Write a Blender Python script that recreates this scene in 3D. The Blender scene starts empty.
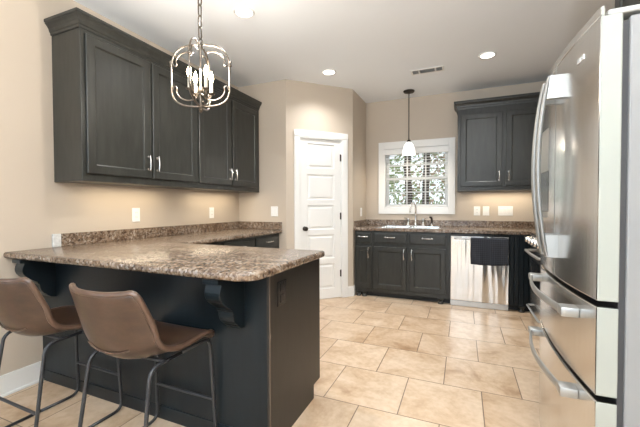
import bpy, bmesh, math, random
from math import sin, cos, pi, radians
from mathutils import Vector, Matrix

C = bpy.context.scene.collection
SC = bpy.context.scene
random.seed(4)

# ------------------------------------------------------------------ camera
H = 2.739                       # ceiling height
YB = 1.440                      # wall beside the pantry (faces the camera)
YW = 2.761                      # back wall with the window
XD = 1.340                      # short wall between pantry door and back wall
XR = 4.02                       # right wall
YR = -5.2                       # rear wall behind the camera


def make_camera():
    yaw, pit, rol = radians(22.963), radians(-1.2294), radians(-0.1751)
    F = Vector((-sin(yaw) * cos(pit), cos(yaw) * cos(pit), sin(pit)))
    R = Vector((cos(yaw), sin(yaw), 0))
    U = R.cross(F)
    R2 = R * cos(rol) + U * sin(rol)
    U2 = -R * sin(rol) + U * cos(rol)
    cam = bpy.data.cameras.new('camera')
    cam.sensor_width = 36.0
    cam.lens = 36.0 * 336.861 / 640.0
    cam.clip_start = 0.02
    o = bpy.data.objects.new('camera', cam)
    m = Matrix((R2, U2, -F)).transposed().to_4x4()
    m.translation = Vector((2.683, -2.1923, 1.1984))
    o.matrix_world = m
    C.objects.link(o)
    SC.camera = o


make_camera()

# ------------------------------------------------------------------ world, exposure, big lights
SC.view_settings.view_transform = 'Standard'
SC.view_settings.look = 'None'
SC.view_settings.gamma = 1.0
SC.view_settings.use_curve_mapping = False
SC.view_settings.exposure = 0.14
SC.cycles.use_denoising = True
SC.cycles.max_bounces = 8
SC.cycles.sample_clamp_indirect = 6.0

W = bpy.data.worlds.new('overcast_sky')
SC.world = W
W.use_nodes = True
bg = W.node_tree.nodes['Background']
bg.inputs['Color'].default_value = (0.86, 0.93, 1.0, 1)
bg.inputs['Strength'].default_value = 1.5


def area_light(name, loc, rot, sx, sy, watts, color, parent=None, spread=None):
    l = bpy.data.lights.new(name, 'AREA')
    l.shape = 'RECTANGLE'
    l.size, l.size_y = sx, sy
    l.energy = watts
    l.color = color
    if spread:
        l.spread = spread
    o = bpy.data.objects.new(name, l)
    o.location = loc
    o.rotation_euler = rot
    C.objects.link(o)
    if parent:
        o.parent = parent
    return o


DAY = (0.62, 0.82, 1.0)
# area lights added as daylight in three invented rear windows, facing +y
area_light('added_rear_daylight', (0.9, YR + 0.06, 1.35), (radians(90), 0, 0), 1.7, 2.1, 20, DAY)
area_light('added_rear_daylight', (-1.75, YR + 0.06, 1.35), (radians(90), 0, 0), 1.7, 2.1, 40, DAY)
area_light('added_rear_daylight', (3.0, YR + 0.06, 1.35), (radians(90), 0, 0), 1.7, 2.1, 20, DAY)


# ------------------------------------------------------------------ materials
def new_mat(name):
    m = bpy.data.materials.new(name)
    m.use_nodes = True
    nt = m.node_tree
    return m, nt, nt.nodes['Principled BSDF']


def ramp(nt, fac, stops):
    r = nt.nodes.new('ShaderNodeValToRGB')
    el = r.color_ramp.elements
    while len(el) < len(stops):
        el.new(0.5)
    for e, (p, c) in zip(el, stops):
        e.position = p
        e.color = (*c, 1)
    nt.links.new(fac, r.inputs['Fac'])
    return r.outputs['Color']


def tex(nt, kind, scale, stretch=(1, 1, 1), **kw):
    tc = nt.nodes.new('ShaderNodeTexCoord')
    mp = nt.nodes.new('ShaderNodeMapping')
    mp.inputs['Scale'].default_value = stretch
    nt.links.new(tc.outputs['Object'], mp.inputs['Vector'])
    n = nt.nodes.new(kind)
    n.inputs['Scale'].default_value = scale
    for k, v in kw.items():
        n.inputs[k].default_value = v
    nt.links.new(mp.outputs['Vector'], n.inputs['Vector'])
    return n


def bump(nt, b, fac, strength, dist=0.01):
    bn = nt.nodes.new('ShaderNodeBump')
    bn.inputs['Strength'].default_value = strength
    bn.inputs['Distance'].default_value = dist
    nt.links.new(fac, bn.inputs['Height'])
    nt.links.new(bn.outputs['Normal'], b.inputs['Normal'])


def mixc(nt, fac, a, b, mode='MIX'):
    m = nt.nodes.new('ShaderNodeMix')
    m.data_type = 'RGBA'
    m.blend_type = mode
    for sock, v in ((m.inputs[0], fac), (m.inputs[6], a), (m.inputs[7], b)):
        if isinstance(v, (int, float)):
            sock.default_value = v
        elif isinstance(v, tuple):
            sock.default_value = (*v, 1)
        else:
            nt.links.new(v, sock)
    return m.outputs[2]


def plain(name, col, rough=0.5, metal=0.0, var=0.06, scale=6.0, bstr=0.0, bscale=200.0, stretch=(1, 1, 1), spec=None):
    m, nt, b = new_mat(name)
    n = tex(nt, 'ShaderNodeTexNoise', scale, stretch, Detail=4.0)
    lo = tuple(c * (1 - var) for c in col)
    hi = tuple(min(1, c * (1 + var)) for c in col)
    nt.links.new(ramp(nt, n.outputs['Fac'], [(0.3, lo), (0.7, hi)]), b.inputs['Base Color'])
    b.inputs['Roughness'].default_value = rough
    b.inputs['Metallic'].default_value = metal
    if spec is not None:
        b.inputs['Specular IOR Level'].default_value = spec
    if bstr:
        n2 = tex(nt, 'ShaderNodeTexNoise', bscale, stretch, Detail=2.0)
        bump(nt, b, n2.outputs['Fac'], bstr, 0.002)
    return m


def emit(name, col, strength):
    m, nt, b = new_mat(name)
    b.inputs['Base Color'].default_value = (*col, 1)
    b.inputs['Emission Color'].default_value = (*col, 1)
    b.inputs['Emission Strength'].default_value = strength
    return m


M = {}
M['wall'] = plain('beige_wall_paint', (0.53, 0.455, 0.37), 0.55, var=0.02, scale=1.2, bstr=0.08, bscale=120)
M['ceiling'] = plain('ceiling_paint', (0.87, 0.90, 0.93), 0.8, var=0.015, scale=0.8, bstr=0.06, bscale=90)
M['white'] = plain('white_trim_paint', (0.82, 0.82, 0.80), 0.35, var=0.01)
M['plate'] = plain('white_plastic', (0.85, 0.85, 0.83), 0.3, var=0.01)
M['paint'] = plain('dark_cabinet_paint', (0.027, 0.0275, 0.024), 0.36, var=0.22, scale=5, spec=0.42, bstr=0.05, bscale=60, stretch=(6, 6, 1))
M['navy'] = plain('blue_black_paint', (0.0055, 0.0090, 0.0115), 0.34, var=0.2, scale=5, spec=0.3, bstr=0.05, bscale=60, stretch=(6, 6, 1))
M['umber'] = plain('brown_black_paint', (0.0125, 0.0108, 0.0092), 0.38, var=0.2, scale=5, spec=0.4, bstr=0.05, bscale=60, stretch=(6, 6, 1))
M['recess'] = plain('dark_toe_kick', (0.012, 0.012, 0.012), 0.6)
M['bronze'] = plain('dark_bronze', (0.035, 0.028, 0.022), 0.4, metal=0.6, var=0.2)
M['cage'] = plain('aged_pewter', (0.17, 0.145, 0.12), 0.34, metal=1.0, var=0.2, scale=30)
M['chrome'] = plain('satin_nickel', (0.72, 0.70, 0.67), 0.2, metal=1.0, var=0.03)
M['black_metal'] = plain('black_powder_coat', (0.018, 0.019, 0.022), 0.42, var=0.15, scale=40)
M['black'] = plain('black_plastic', (0.006, 0.006, 0.0065), 0.2)
M['black_glass'] = plain('black_oven_glass', (0.008, 0.008, 0.009), 0.06)
M['grey_plastic'] = plain('grey_plastic', (0.42, 0.42, 0.40), 0.45, var=0.03)
M['side_grey'] = plain('grey_enamel', (0.22, 0.22, 0.22), 0.42, var=0.03, bstr=0.05, bscale=250)
M['gasket'] = plain('dark_gasket', (0.03, 0.03, 0.032), 0.7)
M['towel'] = None
M['glass_shade'] = emit('opal_glass', (1.0, 0.97, 0.92), 1.3)
M['bulb'] = emit('lit_bulb', (1.0, 0.78, 0.50), 45.0)
M['can'] = emit('lit_downlight', (1.0, 0.97, 0.93), 7.0)
M['candle'] = plain('ivory_candle_sleeve', (0.75, 0.68, 0.55), 0.5)


def stainless(name, col, rough, wave, bs=0.10, bsc=5.0):
    m, nt, b = new_mat(name)
    n = tex(nt, 'ShaderNodeTexNoise', 60.0, (1, 0.02, 1) if wave == 'y' else (1, 1, 0.02), Detail=3.0)
    nt.links.new(ramp(nt, n.outputs['Fac'], [(0.3, tuple(c * .95 for c in col)), (0.7, col)]), b.inputs['Base Color'])
    b.inputs['Metallic'].default_value = 1.0
    b.inputs['Roughness'].default_value = rough
    n2 = tex(nt, 'ShaderNodeTexNoise', bsc, (1, 1, 0.07), Detail=1.0)
    bump(nt, b, n2.outputs['Fac'], bs, 0.02)
    return m


M['steel'] = stainless('brushed_stainless', (0.72, 0.715, 0.70), 0.20, 'z', 0.05)
M['steel_dw'] = stainless('brushed_stainless_panel', (0.80, 0.80, 0.79), 0.14, 'z', 0.7, 12.0)
M['door_edge'] = plain('grey_green_door_return', (0.33, 0.345, 0.31), 0.5, metal=0.1, var=0.02)
M['steel_edge'] = plain('satin_stainless_edge', (0.42, 0.42, 0.405), 0.42, metal=0.85, var=0.03)


def towel_mat():
    m, nt, b = new_mat('charcoal_plaid_cloth')
    w1 = tex(nt, 'ShaderNodeTexWave', 14.0)
    w1.bands_direction = 'X'
    w2 = tex(nt, 'ShaderNodeTexWave', 14.0)
    w2.bands_direction = 'Z'
    c1 = ramp(nt, w1.outputs['Fac'], [(0.6, (0.016, 0.018, 0.024)), (0.95, (0.045, 0.048, 0.058))])
    c2 = ramp(nt, w2.outputs['Fac'], [(0.6, (0.016, 0.018, 0.024)), (0.95, (0.045, 0.048, 0.058))])
    nt.links.new(mixc(nt, 0.5, c1, c2), b.inputs['Base Color'])
    b.inputs['Roughness'].default_value = 0.95
    n = tex(nt, 'ShaderNodeTexNoise', 300.0)
    bump(nt, b, n.outputs['Fac'], 0.4, 0.003)
    return m


M['towel'] = towel_mat()


def granite():
    m, nt, b = new_mat('speckled_granite_laminate')
    v = tex(nt, 'ShaderNodeTexVoronoi', 90.0)
    cell = ramp(nt, v.outputs['Color'], [(0.10, (0.012, 0.010, 0.009)), (0.30, (0.085, 0.058, 0.040)), (0.52, (0.25, 0.185, 0.13)),
                                         (0.74, (0.38, 0.35, 0.31)), (0.95, (0.60, 0.59, 0.56))])
    n = tex(nt, 'ShaderNodeTexNoise', 32.0, Detail=6.0, Roughness=0.75)
    cloud = ramp(nt, n.outputs['Fac'], [(0.36, (0.015, 0.012, 0.010)), (0.46, (0.15, 0.10, 0.07)), (0.56, (0.31, 0.23, 0.165)), (0.68, (0.40, 0.36, 0.32))])
    n2 = tex(nt, 'ShaderNodeTexNoise', 4.0, (1, 2.6, 1), Detail=4.0)
    tint = ramp(nt, n2.outputs['Fac'], [(0.36, (0.50, 0.40, 0.31)), (0.62, (0.88, 0.84, 0.79))])
    c = mixc(nt, 0.5, cell, cloud)
    nt.links.new(mixc(nt, 0.85, c, tint, 'MULTIPLY'), b.inputs['Base Color'])
    b.inputs['Roughness'].default_value = 0.24
    b.inputs['Specular IOR Level'].default_value = 0.6
    return m


M['granite'] = granite()


def floor_mat():
    m, nt, b = new_mat('travertine_floor_tile')
    tc = nt.nodes.new('ShaderNodeTexCoord')
    mp = nt.nodes.new('ShaderNodeMapping')
    mp.inputs['Location'].default_value = (-1.884 - 0.229 + 20 * 0.458, 0.26 + 20 * 0.45, 0)
    nt.links.new(tc.outputs['Object'], mp.inputs['Vector'])
    br = nt.nodes.new('ShaderNodeTexBrick')
    br.offset = 0.5
    br.offset_frequency = 2
    br.squash = 1.0
    br.inputs['Scale'].default_value = 1.0
    br.inputs['Brick Width'].default_value = 0.458
    br.inputs['Row Height'].default_value = 0.45
    br.inputs['Mortar Size'].default_value = 0.0032
    br.inputs['Mortar Smooth'].default_value = 0.15
    br.inputs['Bias'].default_value = 0.0
    br.inputs['Color1'].default_value = (0, 0, 0, 1)
    br.inputs['Color2'].default_value = (1, 1, 1, 1)
    br.inputs['Mortar'].default_value = (0.5, 0.5, 0.5, 1)
    nt.links.new(mp.outputs['Vector'], br.inputs['Vector'])
    # a different cloud in each tile: shift the noise space by the tile's random value
    sh = nt.nodes.new('ShaderNodeVectorMath')
    sh.operation = 'MULTIPLY_ADD'
    sh.inputs[1].default_value = (7.3, 3.1, 11.7)
    nt.links.new(br.outputs['Color'], sh.inputs[0])
    nt.links.new(tc.outputs['Object'], sh.inputs[2])
    n1 = nt.nodes.new('ShaderNodeTexNoise')
    n1.inputs['Scale'].default_value = 2.6
    n1.inputs['Detail'].default_value = 7.0
    n1.inputs['Roughness'].default_value = 0.62
    n1.inputs['Distortion'].default_value = 0.7
    nt.links.new(sh.outputs['Vector'], n1.inputs['Vector'])
    cloud = ramp(nt, n1.outputs['Fac'], [(0.28, (0.36, 0.225, 0.125)), (0.42, (0.55, 0.40, 0.265)), (0.54, (0.64, 0.495, 0.355)), (0.72, (0.70, 0.57, 0.435))])
    n2 = nt.nodes.new('ShaderNodeTexNoise')
    n2.inputs['Scale'].default_value = 28.0
    n2.inputs['Detail'].default_value = 4.0
    nt.links.new(sh.outputs['Vector'], n2.inputs['Vector'])
    fine = ramp(nt, n2.outputs['Fac'], [(0.35, (0.86, 0.82, 0.77)), (0.6, (1, 1, 1))])
    c = mixc(nt, 0.7, cloud, fine, 'MULTIPLY')
    tone = ramp(nt, br.outputs['Color'], [(0.0, (0.90, 0.87, 0.84)), (1.0, (1.0, 1.0, 1.0))])
    c = mixc(nt, 0.8, c, tone, 'MULTIPLY')
    c = mixc(nt, br.outputs['Fac'], c, (0.16, 0.105, 0.068))
    nt.links.new(c, b.inputs['Base Color'])
    b.inputs['Roughness'].default_value = 0.34
    inv = nt.nodes.new('ShaderNodeMath')
    inv.operation = 'SUBTRACT'
    inv.inputs[0].default_value = 1.0
    nt.links.new(br.outputs['Fac'], inv.inputs[1])
    bump(nt, b, inv.outputs[0], 0.5, 0.002)
    return m


M['floor'] = floor_mat()


def leather():
    m, nt, b = new_mat('worn_brown_leather')
    n = tex(nt, 'ShaderNodeTexNoise', 9.0, (1, 1, 2.0), Detail=6.0, Roughness=0.65)
    nt.links.new(ramp(nt, n.outputs['Fac'], [(0.3, (0.026, 0.0130, 0.0072)), (0.5, (0.044, 0.0228, 0.0132)), (0.72, (0.072, 0.040, 0.025))]), b.inputs['Base Color'])
    b.inputs['Roughness'].default_value = 0.33
    n2 = tex(nt, 'ShaderNodeTexNoise', 140.0, Detail=3.0)
    bump(nt, b, n2.outputs['Fac'], 0.12, 0.002)
    return m


M['leather'] = leather()
M['piping'] = plain('leather_edge', (0.080, 0.046, 0.030), 0.3, var=0.2, scale=30)


def glass_mat(name):
    m, nt, b = new_mat(name)
    b.inputs['Base Color'].default_value = (1, 1, 1, 1)
    b.inputs['Transmission Weight'].default_value = 1.0
    b.inputs['Roughness'].default_value = 0.0
    b.inputs['IOR'].default_value = 1.05
    n = tex(nt, 'ShaderNodeTexNoise', 1.0)
    nt.links.new(ramp(nt, n.outputs['Fac'], [(0.3, (0.97, 0.99, 0.98)), (0.7, (1, 1, 1))]), b.inputs['Base Color'])
    return m


M['glass'] = glass_mat('window_glass')
M['bark'] = plain('tree_bark', (0.055, 0.043, 0.034), 0.9, var=0.5, scale=18, stretch=(1, 1, 0.15), bstr=0.5, bscale=40)
M['leaf'] = plain('green_leaves', (0.27, 0.36, 0.16), 0.6, var=0.5, scale=4)
M['leaf_dry'] = plain('autumn_leaves', (0.45, 0.33, 0.24), 0.7, var=0.5, scale=4)
M['yard'] = plain('leaf_litter_ground', (0.22, 0.19, 0.12), 0.95, var=0.4, scale=5)


# ------------------------------------------------------------------ mesh helpers
class MB:
    """Collects shapes in world coordinates and links them as one mesh object."""

    def __init__(self):
        self.bm = bmesh.new()

    def box(self, x0, x1, y0, y1, z0, z1, bev=0.0, seg=2, mat=None):
        t = bmesh.new()
        r = bmesh.ops.create_cube(t, size=1.0)
        for v in r['verts']:
            v.co = Vector(((x0 + x1) / 2 + v.co.x * (x1 - x0), (y0 + y1) / 2 + v.co.y * (y1 - y0), (z0 + z1) / 2 + v.co.z * (z1 - z0)))
        if bev > 0:
            bmesh.ops.bevel(t, geom=list(t.edges), offset=bev, segments=seg, affect='EDGES', profile=0.5)
        self._merge(t, mat)
        return self

    def _merge(self, t, mat=None):
        if mat is not None:
            bmesh.ops.transform(t, matrix=mat, verts=t.verts)
        me = bpy.data.meshes.new('tmp')
        t.to_mesh(me)
        t.free()
        self.bm.from_mesh(me)
        bpy.data.meshes.remove(me)

    def loft(self, rings, closed=True, cap0=True, cap1=True, loop=False):
        bm = self.bm
        vs = [[bm.verts.new(p) for p in r] for r in rings]
        n = len(rings[0])
        pairs = list(zip(vs, vs[1:])) + ([(vs[-1], vs[0])] if loop else [])
        for a, b in pairs:
            for i in range(n if closed else n - 1):
                j = (i + 1) % n
                bm.faces.new((a[i], a[j], b[j], b[i]))
        if closed and not loop:
            if cap0:
                bm.faces.new(vs[0][::-1])
            if cap1:
                bm.faces.new(vs[-1])
        return self

    def tube(self, path, r, seg=8, loop=False, flat=None):
        """flat = (a, b) half widths of an elliptic section, a along the binormal kept close to z."""
        P = [Vector(p) for p in path]
        n = len(P)
        rings = []
        up = None
        for i in range(n):
            if loop:
                t = (P[(i + 1) % n] - P[i - 1]).normalized()
            else:
                t = (P[min(i + 1, n - 1)] - P[max(i - 1, 0)]).normalized()
            if up is None:
                ref = Vector((0, 0, 1)) if abs(t.z) < 0.9 else Vector((1, 0, 0))
                up = (ref - t * ref.dot(t)).normalized()
            else:
                up = (up - t * up.dot(t)).normalized()
            s = t.cross(up)
            rr = r[i] if isinstance(r, (list, tuple)) else r
            a, b = flat if flat else (rr, rr)
            rings.append([P[i] + up * (a * cos(2 * pi * k / seg)) + s * (b * sin(2 * pi * k / seg)) for k in range(seg)])
        return self.loft(rings, loop=loop)

    def cyl(self, p0, p1, r, seg=16):
        return self.tube([p0, p1], r, seg)

    def lathe(self, prof, loc=(0, 0, 0), seg=24, axis='z'):
        rings = []
        for rad, z in prof:
            ring = []
            for k in range(seg):
                a = 2 * pi * k / seg
                u, v = max(rad, 1e-4) * cos(a), max(rad, 1e-4) * sin(a)
                d = {'z': (u, v, z), 'x': (z, u, v), 'y': (v, z, u)}[axis]
                ring.append(Vector(loc) + Vector(d))
            rings.append(ring)
        return self.loft(rings)

    def prism(self, poly, fn, a, b):
        """poly: 2-D points; fn(u, v, w) -> xyz; extruded from w = a to w = b."""
        return self.loft([[fn(u, v, a) for u, v in poly], [fn(u, v, b) for u, v in poly]])

    def panel(self, fr, u0, u1, v0, v1, prof):
        """nested rectangles lofted over (inset, height) pairs; fr maps (u, v, n) to xyz."""
        rings = []
        for ins, n in prof:
            rings.append([fr(u0 + ins, v0 + ins, n), fr(u1 - ins, v0 + ins, n), fr(u1 - ins, v1 - ins, n), fr(u0 + ins, v1 - ins, n)])
        return self.loft(rings)

    def build(self, name, mat, parent=None, smooth=False, bevel=0.0, angle=35):
        bm = self.bm
        bmesh.ops.recalc_face_normals(bm, faces=bm.faces)
        org = Vector(parent['_org']) if parent is not None and '_org' in parent else Vector((0, 0, 0))
        if parent is None:
            # origin at the middle of the base
            xs = [v.co for v in bm.verts]
            lo = Vector((min(v.x for v in xs), min(v.y for v in xs), min(v.z for v in xs)))
            hi = Vector((max(v.x for v in xs), max(v.y for v in xs), max(v.z for v in xs)))
            org = Vector(((lo.x + hi.x) / 2, (lo.y + hi.y) / 2, lo.z))
        if name in ('floor',):
            org = Vector((0, 0, 0))
        for v in bm.verts:
            v.co -= org
        me = bpy.data.meshes.new(name)
        bm.to_mesh(me)
        bm.free()
        me.materials.append(mat)
        o = bpy.data.objects.new(name, me)
        C.objects.link(o)
        if parent is not None:
            o.parent = parent
            o['_org'] = tuple(org)
        else:
            o.location = org
            o['_org'] = tuple(org)
        if smooth:
            for p in me.polygons:
                p.use_smooth = True
            try:
                me.set_sharp_from_angle(angle=radians(angle))
            except Exception:
                pass
        if bevel:
            md = o.modifiers.new('bevel', 'BEVEL')
            md.width = bevel
            md.segments = 2
            md.limit_method = 'ANGLE'
            md.angle_limit = radians(40)
        return o


def tag(o, label, cat=None, group=None, kind=None):
    if label:
        o['label'] = label
    if cat:
        o['category'] = cat
    if group:
        o['group'] = group
    if kind:
        o['kind'] = kind
    return o


def thing(name, loc, label, cat, group=None, kind=None):
    o = bpy.data.objects.new(name, None)
    o.empty_display_size = 0.1
    o.location = loc
    o['_org'] = tuple(loc)
    C.objects.link(o)
    return tag(o, label, cat, group, kind)


def copy_tree(o, parent=None):
    c = o.copy()
    C.objects.link(c)
    if parent is not None:
        c.parent = parent
    for ch in list(o.children):
        copy_tree(ch, c)
    return c


def frame_of(o, u, v, n):
    o, u, v, n = Vector(o), Vector(u), Vector(v), Vector(n)
    return lambda a, b, c: o + u * a + v * b + n * c


def arc(c, r, a0, a1, n, fn=lambda u, v: (u, v)):
    return [fn(c[0] + r * cos(radians(a0 + (a1 - a0) * i / n)), c[1] + r * sin(radians(a0 + (a1 - a0) * i / n))) for i in range(n + 1)]


def smooth_path(pts, n=6):
    """Catmull-Rom through the points."""
    P = [Vector(p) for p in pts]
    P = [P[0] * 2 - P[1]] + P + [P[-1] * 2 - P[-2]]
    out = []
    for i in range(1, len(P) - 2):
        a, b, c, d = P[i - 1:i + 3]
        for k in range(n):
            t = k / n
            out.append(0.5 * ((2 * b) + (c - a) * t + (2 * a - 5 * b + 4 * c - d) * t * t + (3 * b - a - 3 * c + d) * t ** 3))
    out.append(P[-2])
    return out


def round_corners(pts, r, n=5):
    """polyline with its inner corners rounded."""
    P = [Vector(p) for p in pts]
    out = [P[0]]
    for a, b, c in zip(P, P[1:], P[2:]):
        d0, d1 = (a - b), (c - b)
        k = min(r, d0.length * .45, d1.length * .45)
        p0, p1 = b + d0.normalized() * k, b + d1.normalized() * k
        for i in range(n + 1):
            t = i / n
            out.append(p0 * (1 - t) ** 2 + b * (2 * t * (1 - t)) + p1 * t * t)
    out.append(P[-1])
    return out


# ------------------------------------------------------------------ room shell
def struct(name, mb, mat, label, cat, **kw):
    return tag(mb.build(name, mat, **kw), label, cat, kind='structure')


XL = -4.5
YE = -1.32                      # the left wall ends here; the living area opens beyond
struct('floor', MB().box(XL - 0.1, XR + 0.1, YR - 0.1, YW + 0.12, -0.08, 0.0), M['floor'], 'tan travertine tile floor laid in staggered rows', 'floor')
struct('ceiling', MB().box(XL - 0.1, XR + 0.1, YR - 0.1, YW + 0.12, H, H + 0.1), M['ceiling'], 'smooth pale grey ceiling over the whole kitchen', 'ceiling')
struct('wall_left', MB().box(-0.1, 0.0, YE, YB, 0, H), M['wall'], 'long beige wall behind the bar and the left wall cabinets', 'wall')
struct('wall_pantry_front', MB().box(-0.1, 0.698, YB, YB + 0.1, 0, H), M['wall'], 'narrow beige wall beside the pantry door with a light switch', 'wall')
struct('wall_pantry_side', MB().box(XD - 0.1, XD, 2.094, YW + 0.1, 0, H), M['wall'], 'short beige wall between pantry door and window wall', 'wall')
# window wall with its opening
wx0, wx1, wz0, wz1 = 1.618, 2.505, 1.172, 2.035
w = MB()
w.box(XD - 0.1, wx0, YW, YW + 0.12, 0, H).box(wx1, XR + 0.1, YW, YW + 0.12, 0, H)
w.box(wx0, wx1, YW, YW + 0.12, 0, wz0).box(wx0, wx1, YW, YW + 0.12, wz1, H)
struct('wall_back', w, M['wall'], 'beige far wall holding the window above the sink', 'wall')
struct('wall_right', MB().box(XR, XR + 0.1, YR, YW, 0, H), M['wall'], 'beige wall behind the refrigerator', 'wall')
struct('wall_living_front', MB().box(XL, -0.1, YE, YE + 0.1, 0, H), M['wall'], 'beige living area wall turning away from the bar', 'wall')
struct('wall_living_side', MB().box(XL - 0.1, XL, YR, YE + 0.1, 0, H), M['wall'], 'beige end wall of the living area', 'wall')
# rear wall behind the camera with tall window openings invented to supply light
w = MB()
w.box(XL - 0.1, -2.6, YR - 0.12, YR, 0, H).box(-0.9, 0.05, YR - 0.12, YR, 0, H).box(1.75, 2.15, YR - 0.12, YR, 0, H).box(3.85, XR + 0.1, YR - 0.12, YR, 0, H)
for a, b in ((-2.6, -0.9), (0.05, 1.75), (2.15, 3.85)):
    w.box(a, b, YR - 0.12, YR, 2.42, H).box(a, b, YR - 0.12, YR, 0, 0.28)
struct('wall_rear', w, M['wall'], 'beige wall behind the camera with three tall windows invented to supply light', 'wall')

# diagonal pantry wall with the door opening: u along the wall, n out of it
du = Vector((XD - 0.698, 2.094 - YB, 0))
DL = du.length
du.normalize()
dn = Vector((du.y, -du.x, 0))
fd = frame_of((0.698, YB, 0), du, (0, 0, 1), dn)


def dbox(mb, u0, u1, v0, v1, n0, n1, bev=0.0):
    m = Matrix((du, Vector((0, 0, 1)), dn)).transposed().to_4x4()
    m.translation = Vector((0.698, YB, 0))
    return mb.box(u0, u1, v0, v1, n0, n1, bev, mat=m)


dU0, dU1, dTop = 0.182, 0.742, 2.046
w = MB()
dbox(w, 0, dU0 - 0.012, 0, H, -0.1, 0)
dbox(w, dU1 + 0.012, DL, 0, H, -0.1, 0)
dbox(w, dU0 - 0.012, dU1 + 0.012, dTop + 0.012, H, -0.1, 0)
struct('wall_pantry_diagonal', w, M['wall'], 'angled beige wall around the white pantry door', 'wall')
t = MB()
for a, b in ((dU0 - 0.012, dU0 - 0.002), (dU1 + 0.002, dU1 + 0.012)):
    dbox(t, a, b, 0, dTop + 0.012, -0.1, 0.004)
dbox(t, dU0 - 0.002, dU1 + 0.002, dTop + 0.002, dTop + 0.012, -0.1, 0.004)
for a, b in ((0.100, dU0 - 0.004), (dU1 + 0.004, 0.836)):
    dbox(t, a, b, 0, dTop + 0.004, 0.0, 0.016, 0.003)
    dbox(t, a + .012, b - .012, 0, dTop + 0.004, 0.012, 0.021, 0.003)
dbox(t, 0.100, 0.836, dTop + 0.004, dTop + 0.096, 0.0, 0.018, 0.003)
dbox(t, 0.100, 0.836, dTop + 0.020, dTop + 0.082, 0.014, 0.023, 0.003)
struct('trim_1', t, M['white'], 'white casing around the pantry door', 'trim')

# five-panel pantry door
door = thing('door_1', tuple(fd((dU0 + dU1) / 2, 0, -0.02)), 'white five-panel pantry door with dark knob', 'door', kind='structure')
d = MB()
zs = [(0.135, 0.460), (0.528, 0.834), (0.902, 1.212), (1.280, 1.604), (1.680, 1.990)]
n0, n1 = -0.040, -0.005
pu0, pu1 = dU0 + 0.092, dU1 - 0.092
dbox(d, dU0, pu0, 0.006, dTop, n0, n1)
dbox(d, pu1, dU1, 0.006, dTop, n0, n1)
prev = 0.006
for a, b in zs + [(dTop, None)]:
    dbox(d, pu0, pu1, prev, a, n0, n1)
    prev = b
for a, b in zs:
    d.panel(fd, pu0, pu1, a, b, [(0, n0 + 0.002), (0, n1), (0.006, n1 - 0.010), (0.016, n1 - 0.012), (0.026, n1 - 0.011), (0.040, n1 - 0.003)])
d.build('slab', M['white'], door)
k = MB()
kp = fd(dU0 + 0.056, 0.918, -0.005)
ax = [(0.027, 0.0), (0.029, 0.004), (0.026, 0.008), (0.011, 0.010), (0.010, 0.026), (0.022, 0.034), (0.028, 0.044), (0.027, 0.054), (0.018, 0.061), (0.002, 0.063)]
rings = []
for rad, n in ax:
    rings.append([kp + dn * n + du * (rad * cos(2 * pi * i / 20)) + Vector((0, 0, 1)) * (rad * sin(2 * pi * i / 20)) for i in range(20)])
k.loft(rings)
k.build('knob', M['bronze'], door, smooth=True)
for z in (1.826, 1.07, 0.322):
    h = MB()
    h.cyl(fd(dU1 - 0.002, z - 0.045, 0.001), fd(dU1 - 0.002, z + 0.045, 0.001), 0.007, 10)
    dbox(h, dU1 - 0.014, dU1 - 0.001, z - 0.044, z + 0.044, -0.006, -0.002)
    h.build('hinge', M['bronze'], door)

# baseboards
bb = MB().box(0, 0.015, YE, -0.816, 0, 0.135, 0.003)
bb.box(0, 0.026, YE, -0.816, 0, 0.018, 0.004)
struct('baseboard_left', bb, M['white'], 'white baseboard along the left wall beside the stools', 'baseboard')
bb = MB()
dbox(bb, 0.838, DL + 0.004, 0, 0.135, 0, 0.015, 0.003)
struct('baseboard_pantry', bb, M['white'], 'short white baseboard right of the pantry door', 'baseboard')
bb = MB().box(XD, XD + 0.015, 2.098, 2.146, 0, 0.135, 0.003)
struct('baseboard_side', bb, M['white'], 'short white baseboard running to the sink cabinets', 'baseboard')

# ------------------------------------------------------------------ window
win = thing('window_1', (2.06, YW, wz0), 'white double hung window above the sink', 'window', kind='structure')
c = MB()
ox0, ox1, oz0, oz1 = 1.533, 2.587, 1.084, 2.130
c.box(ox0, wx0 + .006, YW - 0.020, YW - .001, oz0, oz1, 0.003).box(wx1 - .006, ox1, YW - 0.020, YW - .001, oz0, oz1, 0.003)
c.box(wx0 + .006, wx1 - .006, YW - 0.020, YW - .001, wz1 - .006, oz1, 0.003).box(wx0 + .006, wx1 - .006, YW - 0.020, YW - .001, oz0, wz0 + .006, 0.003)
c.box(wx0 - .0, wx0 + 0.012, YW - .002, YW + 0.12, wz0, wz1).box(wx1 - 0.012, wx1, YW - .002, YW + 0.12, wz0, wz1)
c.box(wx0, wx1, YW - .002, YW + 0.12, wz1 - 0.012, wz1).box(wx0, wx1, YW - .002, YW + 0.12, wz0, wz0 + 0.012)
c.build('casing', M['white'], win)
mid = 1.596
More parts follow.
